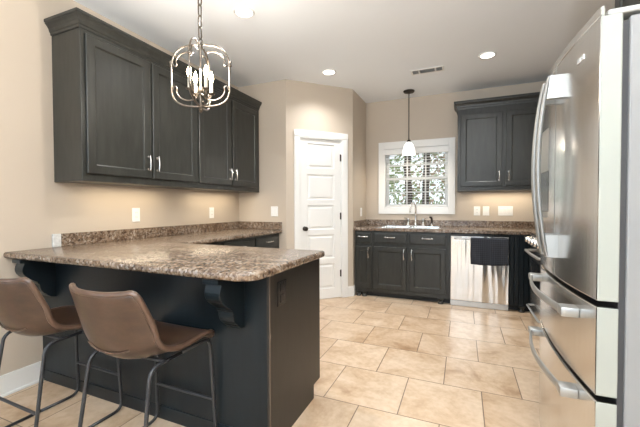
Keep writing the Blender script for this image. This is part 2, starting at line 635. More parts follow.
for nm, z0, z1, yy in (('upper_sash', mid - 0.02, wz1 - 0.012, YW + 0.088), ('lower_sash', wz0 + 0.012, mid + 0.02, YW + 0.060)):
    s = MB()
    a, b = wx0 + 0.012, wx1 - 0.012
    s.box(a, a + 0.042, yy, yy + 0.026, z0, z1).box(b - 0.042, b, yy, yy + 0.026, z0, z1)
    s.box(a + 0.042, b - 0.042, yy, yy + 0.026, z0, z0 + 0.042).box(a + 0.042, b - 0.042, yy, yy + 0.026, z1 - 0.042, z1)
    ga, gb, gz0, gz1 = a + 0.042, b - 0.042, z0 + 0.042, z1 - 0.042
    for f in (1 / 3, 2 / 3):
        x = ga + (gb - ga) * f
        s.box(x - 0.009, x + 0.009, yy + 0.005, yy + 0.021, gz0, gz1)
    zc = (gz0 + gz1) / 2
    s.box(ga, gb, yy + 0.0055, yy + 0.0205, zc - 0.009, zc + 0.009)
    so = s.build(nm, M['white'], win)
    MB().box(ga, gb, yy + 0.011, yy + 0.015, gz0, gz1).build('pane', M['glass'], so)

blind = thing('window_blind', (2.06, YW + 0.03, wz0 + .012), 'open white slatted blind hanging inside the window above the sink', 'blind')
hb = MB().box(wx0 + 0.015, wx1 - 0.015, YW - 0.024, YW + 0.052, 1.945, 2.018, 0.006)
hb.box(wx0 - 0.0, wx1 - 0.0, YW - 0.036, YW - 0.022, 1.940, 2.020, 0.004)
hb.build('valance', M['white'], blind)
s = MB()
z = 1.925
while z > 1.225:
    s.box(wx0 + 0.017, wx1 - 0.017, YW + 0.002, YW + 0.050, z, z + 0.0028)
    z -= 0.0375
s.build('slats', M['white'], blind)
MB().box(wx0 + 0.017, wx1 - 0.017, YW + 0.003, YW + 0.049, 1.188, 1.206, 0.004).build('bottom_rail', M['white'], blind)
for x in (wx0 + 0.14, wx1 - 0.14):
    cb = MB()
    for yy in (YW + 0.004, YW + 0.048):
        cb.cyl((x, yy, 1.20), (x, yy, 1.95), 0.0016, 6)
    cb.build('ladder_cord', M['white'], blind)


# ------------------------------------------------------------------ cabinet helpers
def shaker(mb, fr, u0, u1, v0, v1, t=0.019, stile=0.062):
    mb.panel(fr, u0, u1, v0, v1, [(0, 0), (0, t - 0.004), (0.004, t), (stile - 0.004, t), (stile, t - 0.002), (stile + 0.004, t - 0.010), (stile + 0.010, t - 0.011)])
    return mb


def slab_front(mb, fr, u0, u1, v0, v1, t=0.019):
    mb.panel(fr, u0, u1, v0, v1, [(0, 0), (0, t - 0.008), (0.004, t - 0.005), (0.014, t - 0.004), (0.018, t)])
    return mb


def pull(fr, u, v, n, length, vertical, parent):
    """small bar handle with two turned posts."""
    h = MB()
    L = length / 2
    pts = []
    for i in range(13):
        s = -1 + 2 * i / 12
        out = 0.026 + 0.006 * (1 - s * s)
        pts.append((s * L, out))
    P = [fr(u, v + a, n + b) if vertical else fr(u + a, v, n + b) for a, b in pts]
    h.tube(P, [0.0042 + 0.002 * (1 - abs(-1 + 2 * i / 12)) for i in range(13)], 10)
    for s in (-1, 1):
        a = s * L * 0.86
        p0 = fr(u, v + a, n) if vertical else fr(u + a, v, n)
        p1 = fr(u, v + a, n + 0.026) if vertical else fr(u + a, v, n + 0.026)
        q = p0 + (p1 - p0) * 0.22
        h.tube([p0, q, q + (p1 - p0) * 0.02, p1], [0.0095, 0.0085, 0.0048, 0.0052], 10)
        e = fr(u, v + s * L, n + 0.026) if vertical else fr(u + s * L, v, n + 0.026)
        h.tube([e - (fr(0, 1, 0) - fr(0, 0, 0) if vertical else fr(1, 0, 0) - fr(0, 0, 0)) * 0.006, e, e + (fr(0, 1, 0) - fr(0, 0, 0) if vertical else fr(1, 0, 0) - fr(0, 0, 0)) * 0.006], [0.003, 0.0072, 0.003], 10)
    return h.build('handle', M['chrome'], parent, smooth=True)


CROWN = [(0, -0.022), (0.006, -0.022), (0.008, -0.006), (0.014, 0.0), (0.018, 0.018), (0.030, 0.036), (0.040, 0.046), (0.041, 0.054), (0.046, 0.056), (0.046, 0.074), (0, 0.074)]
ZB, ZT = 1.377, 2.428

# left wall cabinets -------------------------------------------------
CD = 0.311
frA = frame_of((CD, 0, 0), (0, 1, 0), (0, 0, 1), (1, 0, 0))
units = [(-0.716, 0.358, ((-0.688, -0.180), (-0.156, 0.342)), 'dark wall cabinet nearest the bar end, two shaker doors behind the chandelier'),
         (0.358, 1.438, ((0.374, 0.862), (0.892, 1.385)), 'dark wall cabinet beside the pantry corner, two shaker doors')]
for y0, y1, doors, lab in units:
    cab = thing('wall_cabinet', (0, (y0 + y1) / 2, ZB), lab, 'cabinet', 'wall cabinets on the left wall')
    MB().box(0.001, CD, y0, y1, ZB, ZT, 0.0015, 1).build('body', M['paint'], cab)
    for i, (a, b) in enumerate(doors):
        dr = shaker(MB(), frA, a, b, 1.430, 2.376).build('door', M['paint'], cab)
        pull(frA, (b - 0.030) if i == 0 else (a + 0.030), 1.552, 0.019, 0.118, True, dr)
    area_light('under_cabinet_light', (0.17 - cab.location.x, 0.0, -0.012), (0, 0, 0), 0.05, 0.7, 2.4, (1.0, 0.84, 0.62), parent=cab)
cr = MB()
rings = []
for o_, z_ in CROWN:
    rings.append((o_, z_))
path = [lambda o: (0.001, -0.716 - o), lambda o: (CD + o, -0.716 - o), lambda o: (CD + o, 1.438)]
cr.loft([[Vector((*f(o_), ZT + z_)) for o_, z_ in CROWN] for f in path])
cr.box(0.001, CD + .001, -0.715, 1.438, ZT + .001, ZT + 0.06)
tag(cr.build('crown_molding', M['paint']), 'dark crown molding capping the wall cabinets above the bar', 'molding')

# right wall cabinets -------------------------------------------------
RB, RT, RY = 1.385, 2.437, 2.450
frW = frame_of((0, RY, 0), (1, 0, 0), (0, 0, 1), (0, -1, 0))
cab = thing('wall_cabinet', (3.14, YW, RB), 'dark two-door wall cabinet right of the window', 'cabinet')
MB().box(2.618, 3.662, RY, YW - 0.001, RB, RT, 0.0015, 1).build('body', M['paint'], cab)
for i, (a, b) in enumerate(((2.655, 3.118), (3.160, 3.624))):
    dr = shaker(MB(), frW, a, b, 1.438, 2.340).build('door', M['paint'], cab)
    pull(frW, (b - 0.030) if i == 0 else (a + 0.030), 1.560, 0.019, 0.118, True, dr)
area_light('under_cabinet_light', (0, -0.14, -0.012), (0, 0, 0), 0.7, 0.05, 2.4, (1.0, 0.84, 0.62), parent=cab)
cab = thing('wall_cabinet', (3.84, YW, RB), 'dark one-door wall cabinet filling the corner behind the refrigerator', 'cabinet')
MB().box(3.663, XR - 0.001, RY, YW - 0.001, RB, RT, 0.0015, 1).build('body', M['paint'], cab)
dr = shaker(MB(), frW, 3.70, 3.99, 1.438, 2.340).build('door', M['paint'], cab)
pull(frW, 3.73, 1.56, 0.019, 0.118, True, dr)
cr = MB()
path = [lambda o: (2.618 - o, YW - 0.001), lambda o: (2.618 - o, RY - o), lambda o: (XR - 0.001, RY - o)]
cr.loft([[Vector((*f(o_), RT + z_)) for o_, z_ in CROWN] for f in path])
cr.box(2.617, XR - .001, RY - 0.001, YW - 0.001, RT + .001, RT + 0.06)
tag(cr.build('crown_molding', M['paint']), 'dark crown molding on the cabinet right of the window', 'molding')

# ------------------------------------------------------------------ peninsula
PX, PY0, PY1 = 1.834, -0.808, -0.210
pen = thing('peninsula_base', (0.9, -0.5, 0), 'dark painted bar base carrying the speckled worktop, with two scroll brackets', 'bar')
MB().box(0.002, PX - 0.018, PY0 + 0.012, PY1, 0.09, 0.873).build('body', M['paint'], pen)
MB().box(0.002, PX - 0.022, PY0 + 0.03, PY1 - 0.085, 0.0, 0.09).build('toe_kick', M['recess'], pen)
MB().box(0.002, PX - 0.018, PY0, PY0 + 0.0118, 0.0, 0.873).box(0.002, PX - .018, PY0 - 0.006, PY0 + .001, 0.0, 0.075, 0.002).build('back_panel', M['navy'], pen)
e = MB()
fE = lambda u, v, w_: Vector((w_, u, v))
e.prism([(PY0, 0.0), (PY1 - 0.085, 0.0), (PY1 - 0.085, 0.085), (PY1 + 0.012, 0.085), (PY1 + 0.012, 0.873), (PY0, 0.873)], fE, PX - 0.0178, PX)
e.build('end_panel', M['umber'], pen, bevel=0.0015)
e = MB().box(PX - 0.004, PX + 0.0012, PY0 - 0.0012, PY0 + 0.004, 0.0, 0.873)
tag(e.build('corner_bead', plain('worn_wood_edge', (0.075, 0.052, 0.036), 0.5)), None)
bpy.data.objects['corner_bead'].parent = pen
bpy.data.objects['corner_bead'].location = Vector(bpy.data.objects['corner_bead'].location) - Vector(pen['_org'])
prof = [(0.0, 0.872), (0.200, 0.872), (0.200, 0.850), (0.176, 0.846), (0.178, 0.838)]
prof += [(0.178 + 0.017 * sin(pi * i / 8) - 0.066 * (i / 8) ** 2.2, 0.838 - 0.118 * i / 8) for i in range(1, 9)]
prof += [(0.106, 0.718), (0.104, 0.702), (0.094, 0.700)]
prof += arc((0.022, 0.690), 0.072, 0, -62, 7)[0:]
prof += [(0.050, 0.618), (0.030, 0.604), (0.012, 0.600), (0.0, 0.598)]
fC = lambda u, v, w_: Vector((w_, PY0 - u, v))
for x0 in (0.080, 1.602):
    k = MB().prism(prof, fC, x0, x0 + 0.088)
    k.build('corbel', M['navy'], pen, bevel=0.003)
op = MB()
op.box(PX + 0.0002, PX + 0.006, -0.741, -0.653, 0.697, 0.822, 0.003)
oo = op.build('outlet_plate', M['black'], pen)
oo['label'] = 'black outlet on the end panel'
for zz in (0.732, 0.787):
    MB().box(PX + 0.005, PX + 0.0085, -0.716, -0.678, zz - 0.02, zz + 0.02, 0.002).build('socket', M['black'], oo)

# L-shaped worktop
ct = thing('countertop', (0.9, -0.6, 0.874), 'brown speckled worktop over the bar and left cabinets', 'countertop')
poly = [(0.002, -1.014)]
poly += arc((1.873 - 0.11, -1.014 + 0.11), 0.11, -90, 0, 8)
poly += arc((1.873 - 0.02, -0.191 - 0.02), 0.02, 0, 90, 4)
poly += [(0.640, -0.191), (0.640, YB - 0.002), (0.002, YB - 0.002)]


def slab(mb, poly, z0, z1, r=0.012):
    rings = []
    n = len(poly)
    P = [Vector(p) for p in poly]
    nor = []
    for i in range(n):
        d0, d1 = (P[i] - P[i - 1]).normalized(), (P[(i + 1) % n] - P[i]).normalized()
        n0_, n1_ = Vector((-d0.y, d0.x)), Vector((-d1.y, d1.x))
        b_ = (n0_ + n1_)
        b_ = b_ / max(0.3, b_.dot(n0_))
        nor.append(b_)
    for ins, z in ((r, z0), (r * .3, z0 + r * .3), (0, z0 + r), (0, z1 - r), (r * .3, z1 - r * .3), (r, z1)):
        rings.append([Vector((*(p + q * ins), z)) for p, q in zip(P, nor)])
    return mb.loft(rings)


slab(MB(), poly, 0.874, 0.914).build('top', M['granite'], ct, smooth=True, angle=50)
MB().box(0.002, 0.022, -0.688, YB - 0.022, 0.914, 1.006, 0.004).build('backsplash', M['granite'], ct)
MB().box(0.002, 0.640, YB - 0.022, YB - 0.002, 0.914, 1.006, 0.004).build('backsplash', M['granite'], ct)
e = MB().box(0.002, 0.0225, -0.742, -0.6885, 0.914, 1.007, 0.004).build('end_cap', plain('daylit_stone_end', (0.62, 0.63, 0.62), 0.25, var=0.12, scale=60), ct)  # polished end of the backsplash; reflected daylight is put into its pale colour
e['label'] = 'end piece of the backsplash with reflected daylight in its pale colour'

# left-run base cabinets facing +x under the worktop
frL = frame_of((0.595, 0, 0), (0, 1, 0), (0, 0, 1), (1, 0, 0))
labs = ['dark base cabinet next to the bar under the left worktop', 'dark middle base cabinet under the left worktop', 'dark base cabinet next to the pantry wall under the left worktop']
for i, (a, b) in enumerate(((-0.187, 0.355), (0.355, 0.897), (0.897, YB - 0.002))):
    cab = thing('base_cabinet', (0.3, (a + b) / 2, 0), labs[i], 'cabinet', 'base cabinets under the left worktop')
    MB().box(0.002, 0.595, a, b, 0.09, 0.873).build('body', M['paint'], cab)
    MB().box(0.002, 0.52, a, b, 0, 0.09).build('toe_kick', M['recess'], cab)
    dw = slab_front(MB(), frL, a + 0.02, b - 0.02, 0.716, 0.851).build('drawer', M['paint'], cab)
    pull(frL, (a + b) / 2, 0.79, 0.019, 0.118, False, dw)
    dr = shaker(MB(), frL, a + 0.02, b - 0.02, 0.119, 0.670).build('door', M['paint'], cab)
    pull(frL, b - 0.05, 0.59, 0.019, 0.118, True, dr)

# ------------------------------------------------------------------ back run
BY = 2.152                                     # face of the frames
frB = frame_of((0, BY, 0), (1, 0, 0), (0, 0, 1), (0, -1, 0))


def foot(mb, x, y):
    mb.lathe([(0.030, 0.0), (0.036, 0.010), (0.026, 0.024), (0.019, 0.034), (0.032, 0.048), (0.040, 0.066)], (x, y, 0), 14)
    return mb


def base(x0, x1, label, drawers, doors, feet):
    cab = thing('base_cabinet', ((x0 + x1) / 2, YW, 0), label, 'cabinet', None)
    b_ = MB().box(x0, x1, BY, BY + 0.02, 0.066, 0.873, 0.001, 1).box(x0, x0 + 0.018, BY + .02, YW - 0.002, 0.066, 0.873).box(x1 - 0.018, x1, BY + .02, YW - 0.002, 0.066, 0.873)
    b_.box(x0 + .018, x1 - .018, BY + 0.02, YW - 0.002, 0.066, 0.084).box(x0 + .018, x1 - .018, YW - 0.012, YW - 0.002, 0.084, 0.873)
    b_.build('body', M['paint'], cab)
    MB().box(x0, x1, BY + 0.07, YW - 0.002, 0.0, 0.066).build('toe_kick', M['recess'], cab)
    for a, b in drawers:
        dw = slab_front(MB(), frB, a, b, 0.716, 0.851).build('drawer', M['paint'], cab)
        pull(frB, (a + b) / 2, 0.795, 0.017, 0.128, False, dw)
    for a, b, hs in doors:
        dr = shaker(MB(), frB, a, b, 0.119, 0.672).build('door', M['paint'], cab)
        pull(frB, (b - 0.032) if hs > 0 else (a + 0.032), 0.585, 0.019, 0.128, True, dr)
    for x in feet:
        foot(MB(), x, BY + 0.012).build('foot', M['paint'], cab, smooth=True)
    return cab


base(XD + 0.016, 1.595, 'narrow dark base cabinet left of the sink with one drawer over one door', [(1.364, 1.576)], [(1.364, 1.576, 1)], [1.40, 1.48])
base(1.596, 2.546, 'wide dark sink cabinet with two false drawers over two doors', [(1.614, 2.032), (2.066, 2.500)], [(1.614, 2.032, 1), (2.066, 2.500, -1)], [2.44])

# dishwasher
dwx0, dwx1 = 2.552, 3.166
dwr = thing('dishwasher', ((dwx0 + dwx1) / 2, 2.45, 0), 'stainless dishwasher between the sink cabinet and the corner panel', 'dishwasher')
MB().box(dwx0 + .004, dwx1 - .004, BY + 0.005, YW - 0.02, 0.02, 0.868).build('tub', M['black'], dwr)
d = MB().box(dwx0, dwx1, BY - 0.024, BY + 0.004, 0.072, 0.840, 0.004)
dd = d.build('door', M['steel_dw'], dwr)
MB().box(dwx0, dwx1, BY - 0.020, BY + 0.004, 0.842, 0.868, 0.003).build('control_strip', M['black'], dwr)
MB().box(dwx0, dwx1, BY - 0.010, BY + 0.004, 0.004, 0.064, 0.003).build('kick_plate', plain('pale_steel_kick', (0.68, 0.69, 0.69), 0.4, metal=0.6), dwr)
hb = MB()
hb.tube(round_corners([(dwx0 + 0.045, BY - 0.022, 0.812), (dwx0 + 0.045, BY - 0.062, 0.812), (dwx1 - 0.020, BY - 0.062, 0.812), (dwx1 - 0.020, BY - 0.022, 0.812)], 0.02), 0.009, 10)
hb.build('handle', M['steel_edge'], dd, smooth=True)
MB().box(dwx0 + 0.030, dwx0 + 0.120, BY - 0.0252, BY - 0.0235, 0.826, 0.835).build('badge', M['grey_plastic'], dd)

# towel over the dishwasher handle
tw = MB()
rings = []
NU, front_y, hz = 26, BY - 0.077, 0.812
for side in range(1):
    prof_t = []
    for i in range(13):
        prof_t.append((BY - 0.074, 0.522 + (0.812 - 0.522) * i / 12))
    for i in range(1, 8):
        a = pi - pi * i / 8
        prof_t.append((BY - 0.062 + 0.012 * cos(a), 0.812 + 0.0125 * sin(a)))
    for i in range(8):
        prof_t.append((BY - 0.050, 0.812 - 0.24 * i / 7))
tx0, tx1 = 2.768, 3.156
for k in range(NU + 1):
    u = k / NU
    row = []
    for j, (yy, zz) in enumerate(prof_t):
        low = max(0, min(1, (0.80 - zz) / 0.25))
        fold = 0.004 * sin(u * 17 + 0.6) * low + 0.003 * sin(u * 41) * low
        if yy > BY - 0.06:
            fold *= 0.3
        dip = -0.010 * sin(u * 3.1) * low * (1 if yy < BY - 0.06 else 0.4) + 0.008 * u * low
        row.append(Vector((tx0 + (tx1 - tx0) * (u + 0.006 * low * sin(3 * zz * 9)), yy + min(0.003, fold) - .001, zz + dip)))
    rings.append(row)
tw.loft(rings, closed=False)
tow = tw.build('dish_towel', M['towel'], smooth=True)
md = tow.modifiers.new('thickness', 'SOLIDIFY')
md.thickness = 0.003
md.offset = 1
tag(tow, 'charcoal checked dish towel draped over the dishwasher handle', 'towel')

# corner base cabinet right of the dishwasher (dark grooved panel)
cab = thing('base_cabinet', (3.3, YW, 0), 'dark blind corner cabinet with a grooved panel right of the dishwasher', 'cabinet')
b = MB().box(3.170, XR - 0.002, BY + .002, YW - 0.002, 0.066, 0.873)
b.box(3.412, XR - 0.002, 1.862, BY + .004, 0.066, 0.873)
b.build('body', M['paint'], cab)
MB().box(3.170, 3.50, BY + 0.07, YW - 0.01, 0.0, 0.066).box(3.47, XR - 0.01, 1.87, BY + .1, 0, 0.066).build('toe_kick', M['recess'], cab)
p = MB()
n = 5
for i in range(n):
    a = 3.172 + (3.410 - 3.172) * i / n
    b_ = 3.172 + (3.410 - 3.172) * (i + 1) / n
    p.panel(frB, a, b_, 0.07, 0.868, [(0, -0.004), (0, 0.006), (0.004, 0.012)])
p.build('grooved_panel', M['navy'], cab)
foot(MB(), 3.30, BY + 0.012).build('foot', M['paint'], cab, smooth=True)

# worktop of the back run with a cut-out for the sink
ct2 = thing('countertop', (2.7, 2.45, 0.874), 'brown speckled worktop under the window, holding the sink', 'countertop')
sx0, sx1, sy0, sy1 = 1.66, 2.42, 2.215, 2.640
FY = 2.126
t = MB()
zz0, zz1 = 0.874, 0.914
t.box(XD + 0.002, sx0, FY, YW - 0.002, zz0, zz1, 0.006).box(sx1, 3.40, FY, YW - 0.002, zz0, zz1, 0.006)
t.box(sx0 - 0.003, sx1 + 0.003, FY, sy0, zz0, zz1, 0.006).box(sx0 - 0.003, sx1 + 0.003, sy1, YW - 0.002, zz0, zz1, 0.006)
t.box(3.38, XR - 0.002, 1.860, YW - 0.002, zz0, zz1, 0.006)
t.build('top', M['granite'], ct2)
MB().box(XD + 0.022, XR - 0.002, YW - 0.022, YW - 0.002, 0.914, 1.000, 0.004).build('backsplash', M['granite'], ct2)
MB().box(XD + 0.002, XD + 0.022, FY + 0.004, YW - 0.002, 0.914, 1.000, 0.004).build('backsplash', M['granite'], ct2)

# sink
sk = thing('sink', ((sx0 + sx1) / 2, (sy0 + sy1) / 2, 0.72), 'double-bowl stainless sink set in the worktop below the window', 'sink')
frS = frame_of((0, 0, 0), (1, 0, 0), (0, 1, 0), (0, 0, 1))
r = MB()
ri = 0.022
cxm = (sx0 + sx1) / 2
for a, b_ in ((sx0 - 0.018, sx0 + ri), (sx1 - ri, sx1 + 0.018)):
    r.box(a, b_, sy0 - 0.018, sy1 + 0.018, 0.9142, 0.920, 0.002)
r.box(cxm - 0.018, cxm + 0.018, sy0, sy1 - .005, 0.9120, 0.9195, 0.002)
r.box(sx0 + ri, sx1 - ri, sy0 - 0.018, sy0 + ri, 0.9142, 0.920, 0.002).box(sx0 + ri, sx1 - ri, sy1 - 0.03, sy1 + 0.018, 0.9142, 0.920, 0.002)
r.build('rim', M['steel_dw'], sk)
for a, b_ in ((sx0 + ri, cxm - 0.018), (cxm + 0.018, sx1 - ri)):
    q = MB()
    q.panel(frS, a, b_, sy0 + ri, sy1 - 0.03, [(0, 0.916), (0.012, 0.76), (0.03, 0.735), (0.14, 0.730)])
    # open bowl: drop the top cap
    bmesh.ops.delete(q.bm, geom=[f for f in q.bm.faces if all(abs(v.co.z - 0.916) < 1e-5 for v in f.verts)], context='FACES')
    bo = q.build('bowl', M['steel_dw'], sk, bevel=0.004)
    MB().lathe([(0.038, 0.7305), (0.036, 0.734), (0.02, 0.732), (0.002, 0.7315)], ((a + b_) / 2, (sy0 + sy1) / 2, 0), 16).build('drain', M['chrome'], bo, smooth=True)

# faucet
fx, fy, fz = 2.075, 2.690, 0.914
fa = thing('faucet', (fx, fy, fz), 'tall gooseneck chrome faucet with two lever handles behind the sink', 'faucet')
MB().box(fx - 0.135, fx + 0.135, fy - 0.026, fy + 0.026, fz, fz + 0.012, 0.005).build('base_plate', M['chrome'], fa)
g = MB()
g.lathe([(0.024, 0.012), (0.026, 0.03), (0.017, 0.045), (0.0155, 0.09)], (fx, fy, fz), 16)
pth = [(fx, fy, fz + 0.08), (fx, fy, fz + 0.25)] + [(fx - 0.026 + 0.026 * cos(a), fy - 0.075 + 0.075 * cos(a), fz + 0.25 + 0.075 * sin(a)) for a in [pi * i / 10 for i in range(1, 11)]] + [(fx - 0.055, fy - 0.156, fz + 0.19)]
g.tube(pth, 0.012, 12)
g.build('spout', M['chrome'], fa, smooth=True)
for s in (-1, 1):
    h = MB().lathe([(0.026, 0.012), (0.027, 0.024), (0.018, 0.042), (0.018, 0.07), (0.024, 0.085), (0.022, 0.104), (0.006, 0.114)], (fx + s * 0.102, fy, fz), 16)
    h.tube([(fx + s * 0.102, fy, fz + 0.09), (fx + s * 0.135, fy - 0.02, fz + 0.115), (fx + s * 0.155, fy - 0.03, fz + 0.118)], [0.008, 0.0065, 0.005], 10)
    h.build('lever', M['chrome'], fa, smooth=True)
sp = thing('sink_sprayer', (fx + 0.215, fy, fz), 'small chrome sprayer standing right of the faucet', 'sprayer')
MB().lathe([(0.023, 0.0), (0.024, 0.008), (0.015, 0.02), (0.014, 0.04)], (fx + 0.215, fy, fz), 16).build('holder', M['chrome'], sp, smooth=True)
MB().tube([(fx + 0.215, fy, fz + 0.035), (fx + 0.215, fy, fz + 0.10), (fx + 0.208, fy - 0.006, fz + 0.125), (fx + 0.190, fy - 0.02, fz + 0.130)], [0.011, 0.015, 0.016, 0.013], 12).build('spray_head', M['bronze'], sp, smooth=True)

# ------------------------------------------------------------------ right run: range, filler cabinet
RX = 3.335
rg = thing('range', (3.68, 1.475, 0), 'stainless cooking range on the right wall partly hidden by the refrigerator', 'range')
ry0, ry1 = 1.098, 1.852
MB().box(RX + 0.035, XR - 0.012, ry0, ry1, 0.03, 0.905).build('body', M['side_grey'], rg)
MB().box(RX - 0.005, XR - 0.012, ry0 - .001, ry1 + .001, 0.905, 0.922, 0.004).build('cooktop', M['black_glass'], rg)
cp = MB()
cp.prism([(0.034, 0.800), (-0.012, 0.800), (-0.004, 0.904), (0.034, 0.904)], lambda u, v, w_: Vector((RX + u, w_, v)), ry0, ry1)
cpo = cp.build('control_panel', M['steel'], rg)
for i in range(5):
    yy = ry0 + 0.085 + i * 0.146
    MB().lathe([(0.036, 0.0), (0.036, -0.008), (0.029, -0.011), (0.028, -0.052), (0.024, -0.058), (0.002, -0.059)], (RX - 0.009, yy, 0.856), 18, 'x').build('knob', M['chrome'], cpo, smooth=True)
od = MB().box(RX - 0.004, RX + 0.034, ry0 + .002, ry1 - .002, 0.245, 0.793, 0.005).build('oven_door', M['steel'], rg)
MB().box(RX - 0.006, RX - 0.003, ry0 + 0.11, ry1 - 0.11, 0.36, 0.66).build('oven_window', M['black_glass'], od)
h = MB()
h.tube(round_corners([(RX - 0.003, ry1 - 0.05, 0.745), (RX - 0.058, ry1 - 0.05, 0.745), (RX - 0.066, (ry0 + ry1) / 2, 0.745), (RX - 0.058, ry0 + 0.05, 0.745), (RX - 0.003, ry0 + 0.05, 0.745)], 0.04), 0.0125, 12)
h.build('handle', M['steel_edge'], od, smooth=True)
wd = MB().box(RX - 0.002, RX + 0.034, ry0 + .002, ry1 - .002, 0.055, 0.238, 0.005).build('warming_drawer', M['steel'], rg)
h = MB()
h.tube(round_corners([(RX - 0.001, ry1 - 0.09, 0.195), (RX - 0.045, ry1 - 0.09, 0.195), (RX - 0.045, ry0 + 0.09, 0.195), (RX - 0.001, ry0 + 0.09, 0.195)], 0.03), 0.010, 10)
h.build('handle', M['steel_edge'], wd, smooth=True)
MB().box(RX + 0.05, XR - 0.05, ry0 + 0.02, ry1 - 0.02, 0, 0.03).build('plinth', M['recess'], rg)

frR = frame_of((3.412, 0, 0), (0, 1, 0), (0, 0, 1), (-1, 0, 0))
cab = thing('base_cabinet', (3.7, 0.5, 0), 'dark base cabinet between the refrigerator and the range', 'cabinet')
MB().box(3.412, XR - 0.002, -0.02, 1.092, 0.09, 0.873).build('body', M['paint'], cab)
MB().box(3.48, XR - 0.002, -0.02, 1.092, 0, 0.09).build('toe_kick', M['recess'], cab)
for a, b in ((0.0, 0.525), (0.545, 1.07)):
    dw = slab_front(MB(), frR, a, b, 0.716, 0.851).build('drawer', M['paint'], cab)
    pull(frR, (a + b) / 2, 0.79, 0.019, 0.118, False, dw)
    dr = shaker(MB(), frR, a, b, 0.119, 0.670).build('door', M['paint'], cab)
    pull(frR, b - 0.04, 0.59, 0.019, 0.118, True, dr)
tag(MB().box(3.38, XR - 0.002, -0.022, 1.095, 0.874, 0.914, 0.006).build('countertop', M['granite']), 'brown speckled worktop between the refrigerator and the range', 'countertop')

# ------------------------------------------------------------------ refrigerator
fy0, fy1 = -0.903, -0.080
fyc = (fy0 + fy1) / 2
FX = 3.067


def front_x(y, bulge=0.026):
    t_ = (y - fyc) / ((fy1 - fy0) / 2)
    return FX - bulge * (1 - t_ * t_)


fr = thing('refrigerator', (3.5, fyc, 0), 'large stainless french-door refrigerator with two drawers at the right', 'refrigerator')
MB().box(FX + 0.072, XR - 0.03, fy0 + 0.004, fy1 - 0.004, 0.04, 1.765, 0.006).build('body', M['side_grey'], fr)
MB().box(FX + 0.056, FX + 0.074, fy0 + 0.012, fy1 - 0.012, 0.06, 1.755).build('gasket', M['gasket'], fr)
MB().box(FX + 0.10, XR - 0.06, fy0 + 0.03, fy1 - 0.03, 0.0, 0.045).build('plinth', M['recess'], fr)


def curved_front(name, a, b, z0, z1, mat, lip=0.0):
    mb = MB()
    pts = []
    n_ = 18
    for i in range(n_ + 1):
        y = a + (b - a) * i / n_
        pts.append((front_x(y), y))
    back = FX + 0.055
    poly_ = [(back, a)] + pts + [(back, b)]
    P = [Vector(p) for p in poly_]
    mb.prism(poly_, lambda u, v, w_: Vector((u, v, w_)), z0, z1 - lip)
    if lip:                                # raised front lip, the top behind it is stepped down for the hinge
        mb.prism(pts + [(x + 0.012, y) for x, y in pts[::-1]], lambda u, v, w_: Vector((u, v, w_)), z1 - lip - 0.001, z1)
    ob = mb.build(name, mat, fr, bevel=0.0045)
    ob.data.materials.append(M['door_edge'])          # the painted return of the door is duller than its face
    for f_ in ob.data.polygons:
        if abs(f_.normal.y) > 0.95:
            f_.material_index = 1
    return ob


seam = fyc
dfar = curved_front('door', seam + 0.003, fy1, 0.902, 1.805, M['steel'], 0.03)
dnear = curved_front('door', fy0, seam - 0.003, 0.902, 1.805, M['steel'], 0.03)
dr1 = curved_front('drawer', fy0, fy1, 0.606, 0.884, M['steel'])
dr2 = curved_front('drawer', fy0, fy1, 0.055, 0.588, M['steel'])


def v_handle(y, parent):
    h = MB()
    z0_, z1_ = 0.985, 1.728
    n_ = 24
    rings_ = []
    for i in range(n_ + 1):
        s = i / n_
        z_ = z0_ + (z1_ - z0_) * s
        bow = sin(pi * s) ** 0.8
        out = 0.034 + 0.036 * bow
        x_ = front_x(y) - out
        th, wd_ = 0.007 + 0.0025 * bow, 0.0125
        rings_.append([Vector((x_ + th * cos(a), y + wd_ * sin(a), z_)) for a in [2 * pi * k_ / 12 for k_ in range(12)]])
    h.loft(rings_)
    for a, b in ((z0_, z0_ + 0.092), (z1_ - 0.092, z1_)):
        s0, s1 = (0.0, 0.014) if a == z0_ else (0.014, 0.0)
        pl = [(0.001, a + s0), (-0.034, a), (-0.047 if a != z0_ else -0.034, a), (-0.034 if a != z0_ else -0.047, b), (0.001, b - s1)]
        q = front_x(y)
        h.prism([(q + 0.001, a), (q - 0.032 - (0.012 if a != z0_ else 0), a), (q - 0.032 - (0 if a != z0_ else 0.012), b), (q + 0.001, b)], lambda u, v, w_: Vector((u, w_, v)), y - 0.0125, y + 0.0125)
    return h.build('handle', M['steel_edge'], parent, smooth=True)


v_handle(seam + 0.046, dfar)
v_handle(seam - 0.046, dnear)


def h_handle(z_, parent):
    h = MB()
    a, b = fy0 + 0.125, fy1 - 0.055
    n_ = 22
    rings_ = []
    for i in range(n_ + 1):
        y = a + (b - a) * i / n_
        s = i / n_
        x_ = front_x(y) - 0.040 - 0.022 * sin(pi * s)
        rings_.append([Vector((x_ + 0.007 * cos(k_), y, z_ + 0.015 * sin(k_))) for k_ in [2 * pi * j / 12 for j in range(12)]])
    h.loft(rings_)
    for y in (a - 0.012, b - 0.045):
        q = front_x(y + 0.02)
        h.box(q - 0.053, q + 0.002, y, y + 0.057, z_ - 0.017, z_ + 0.017, 0.005)
    return h.build('handle', M['steel_edge'], parent, smooth=True)


h_handle(0.828, dr1)
h_handle(0.545, dr2)
# water dispenser on the far door
q = front_x(-0.28)
MB().box(q - 0.004, q + 0.02, -0.385, -0.185, 1.14, 1.56, 0.006).build('dispenser', M['steel_edge'], dfar)
MB().box(q - 0.0055, q + 0.01, -0.365, -0.205, 1.17, 1.36, 0.003).build('dispenser_recess', M['black'], dfar)
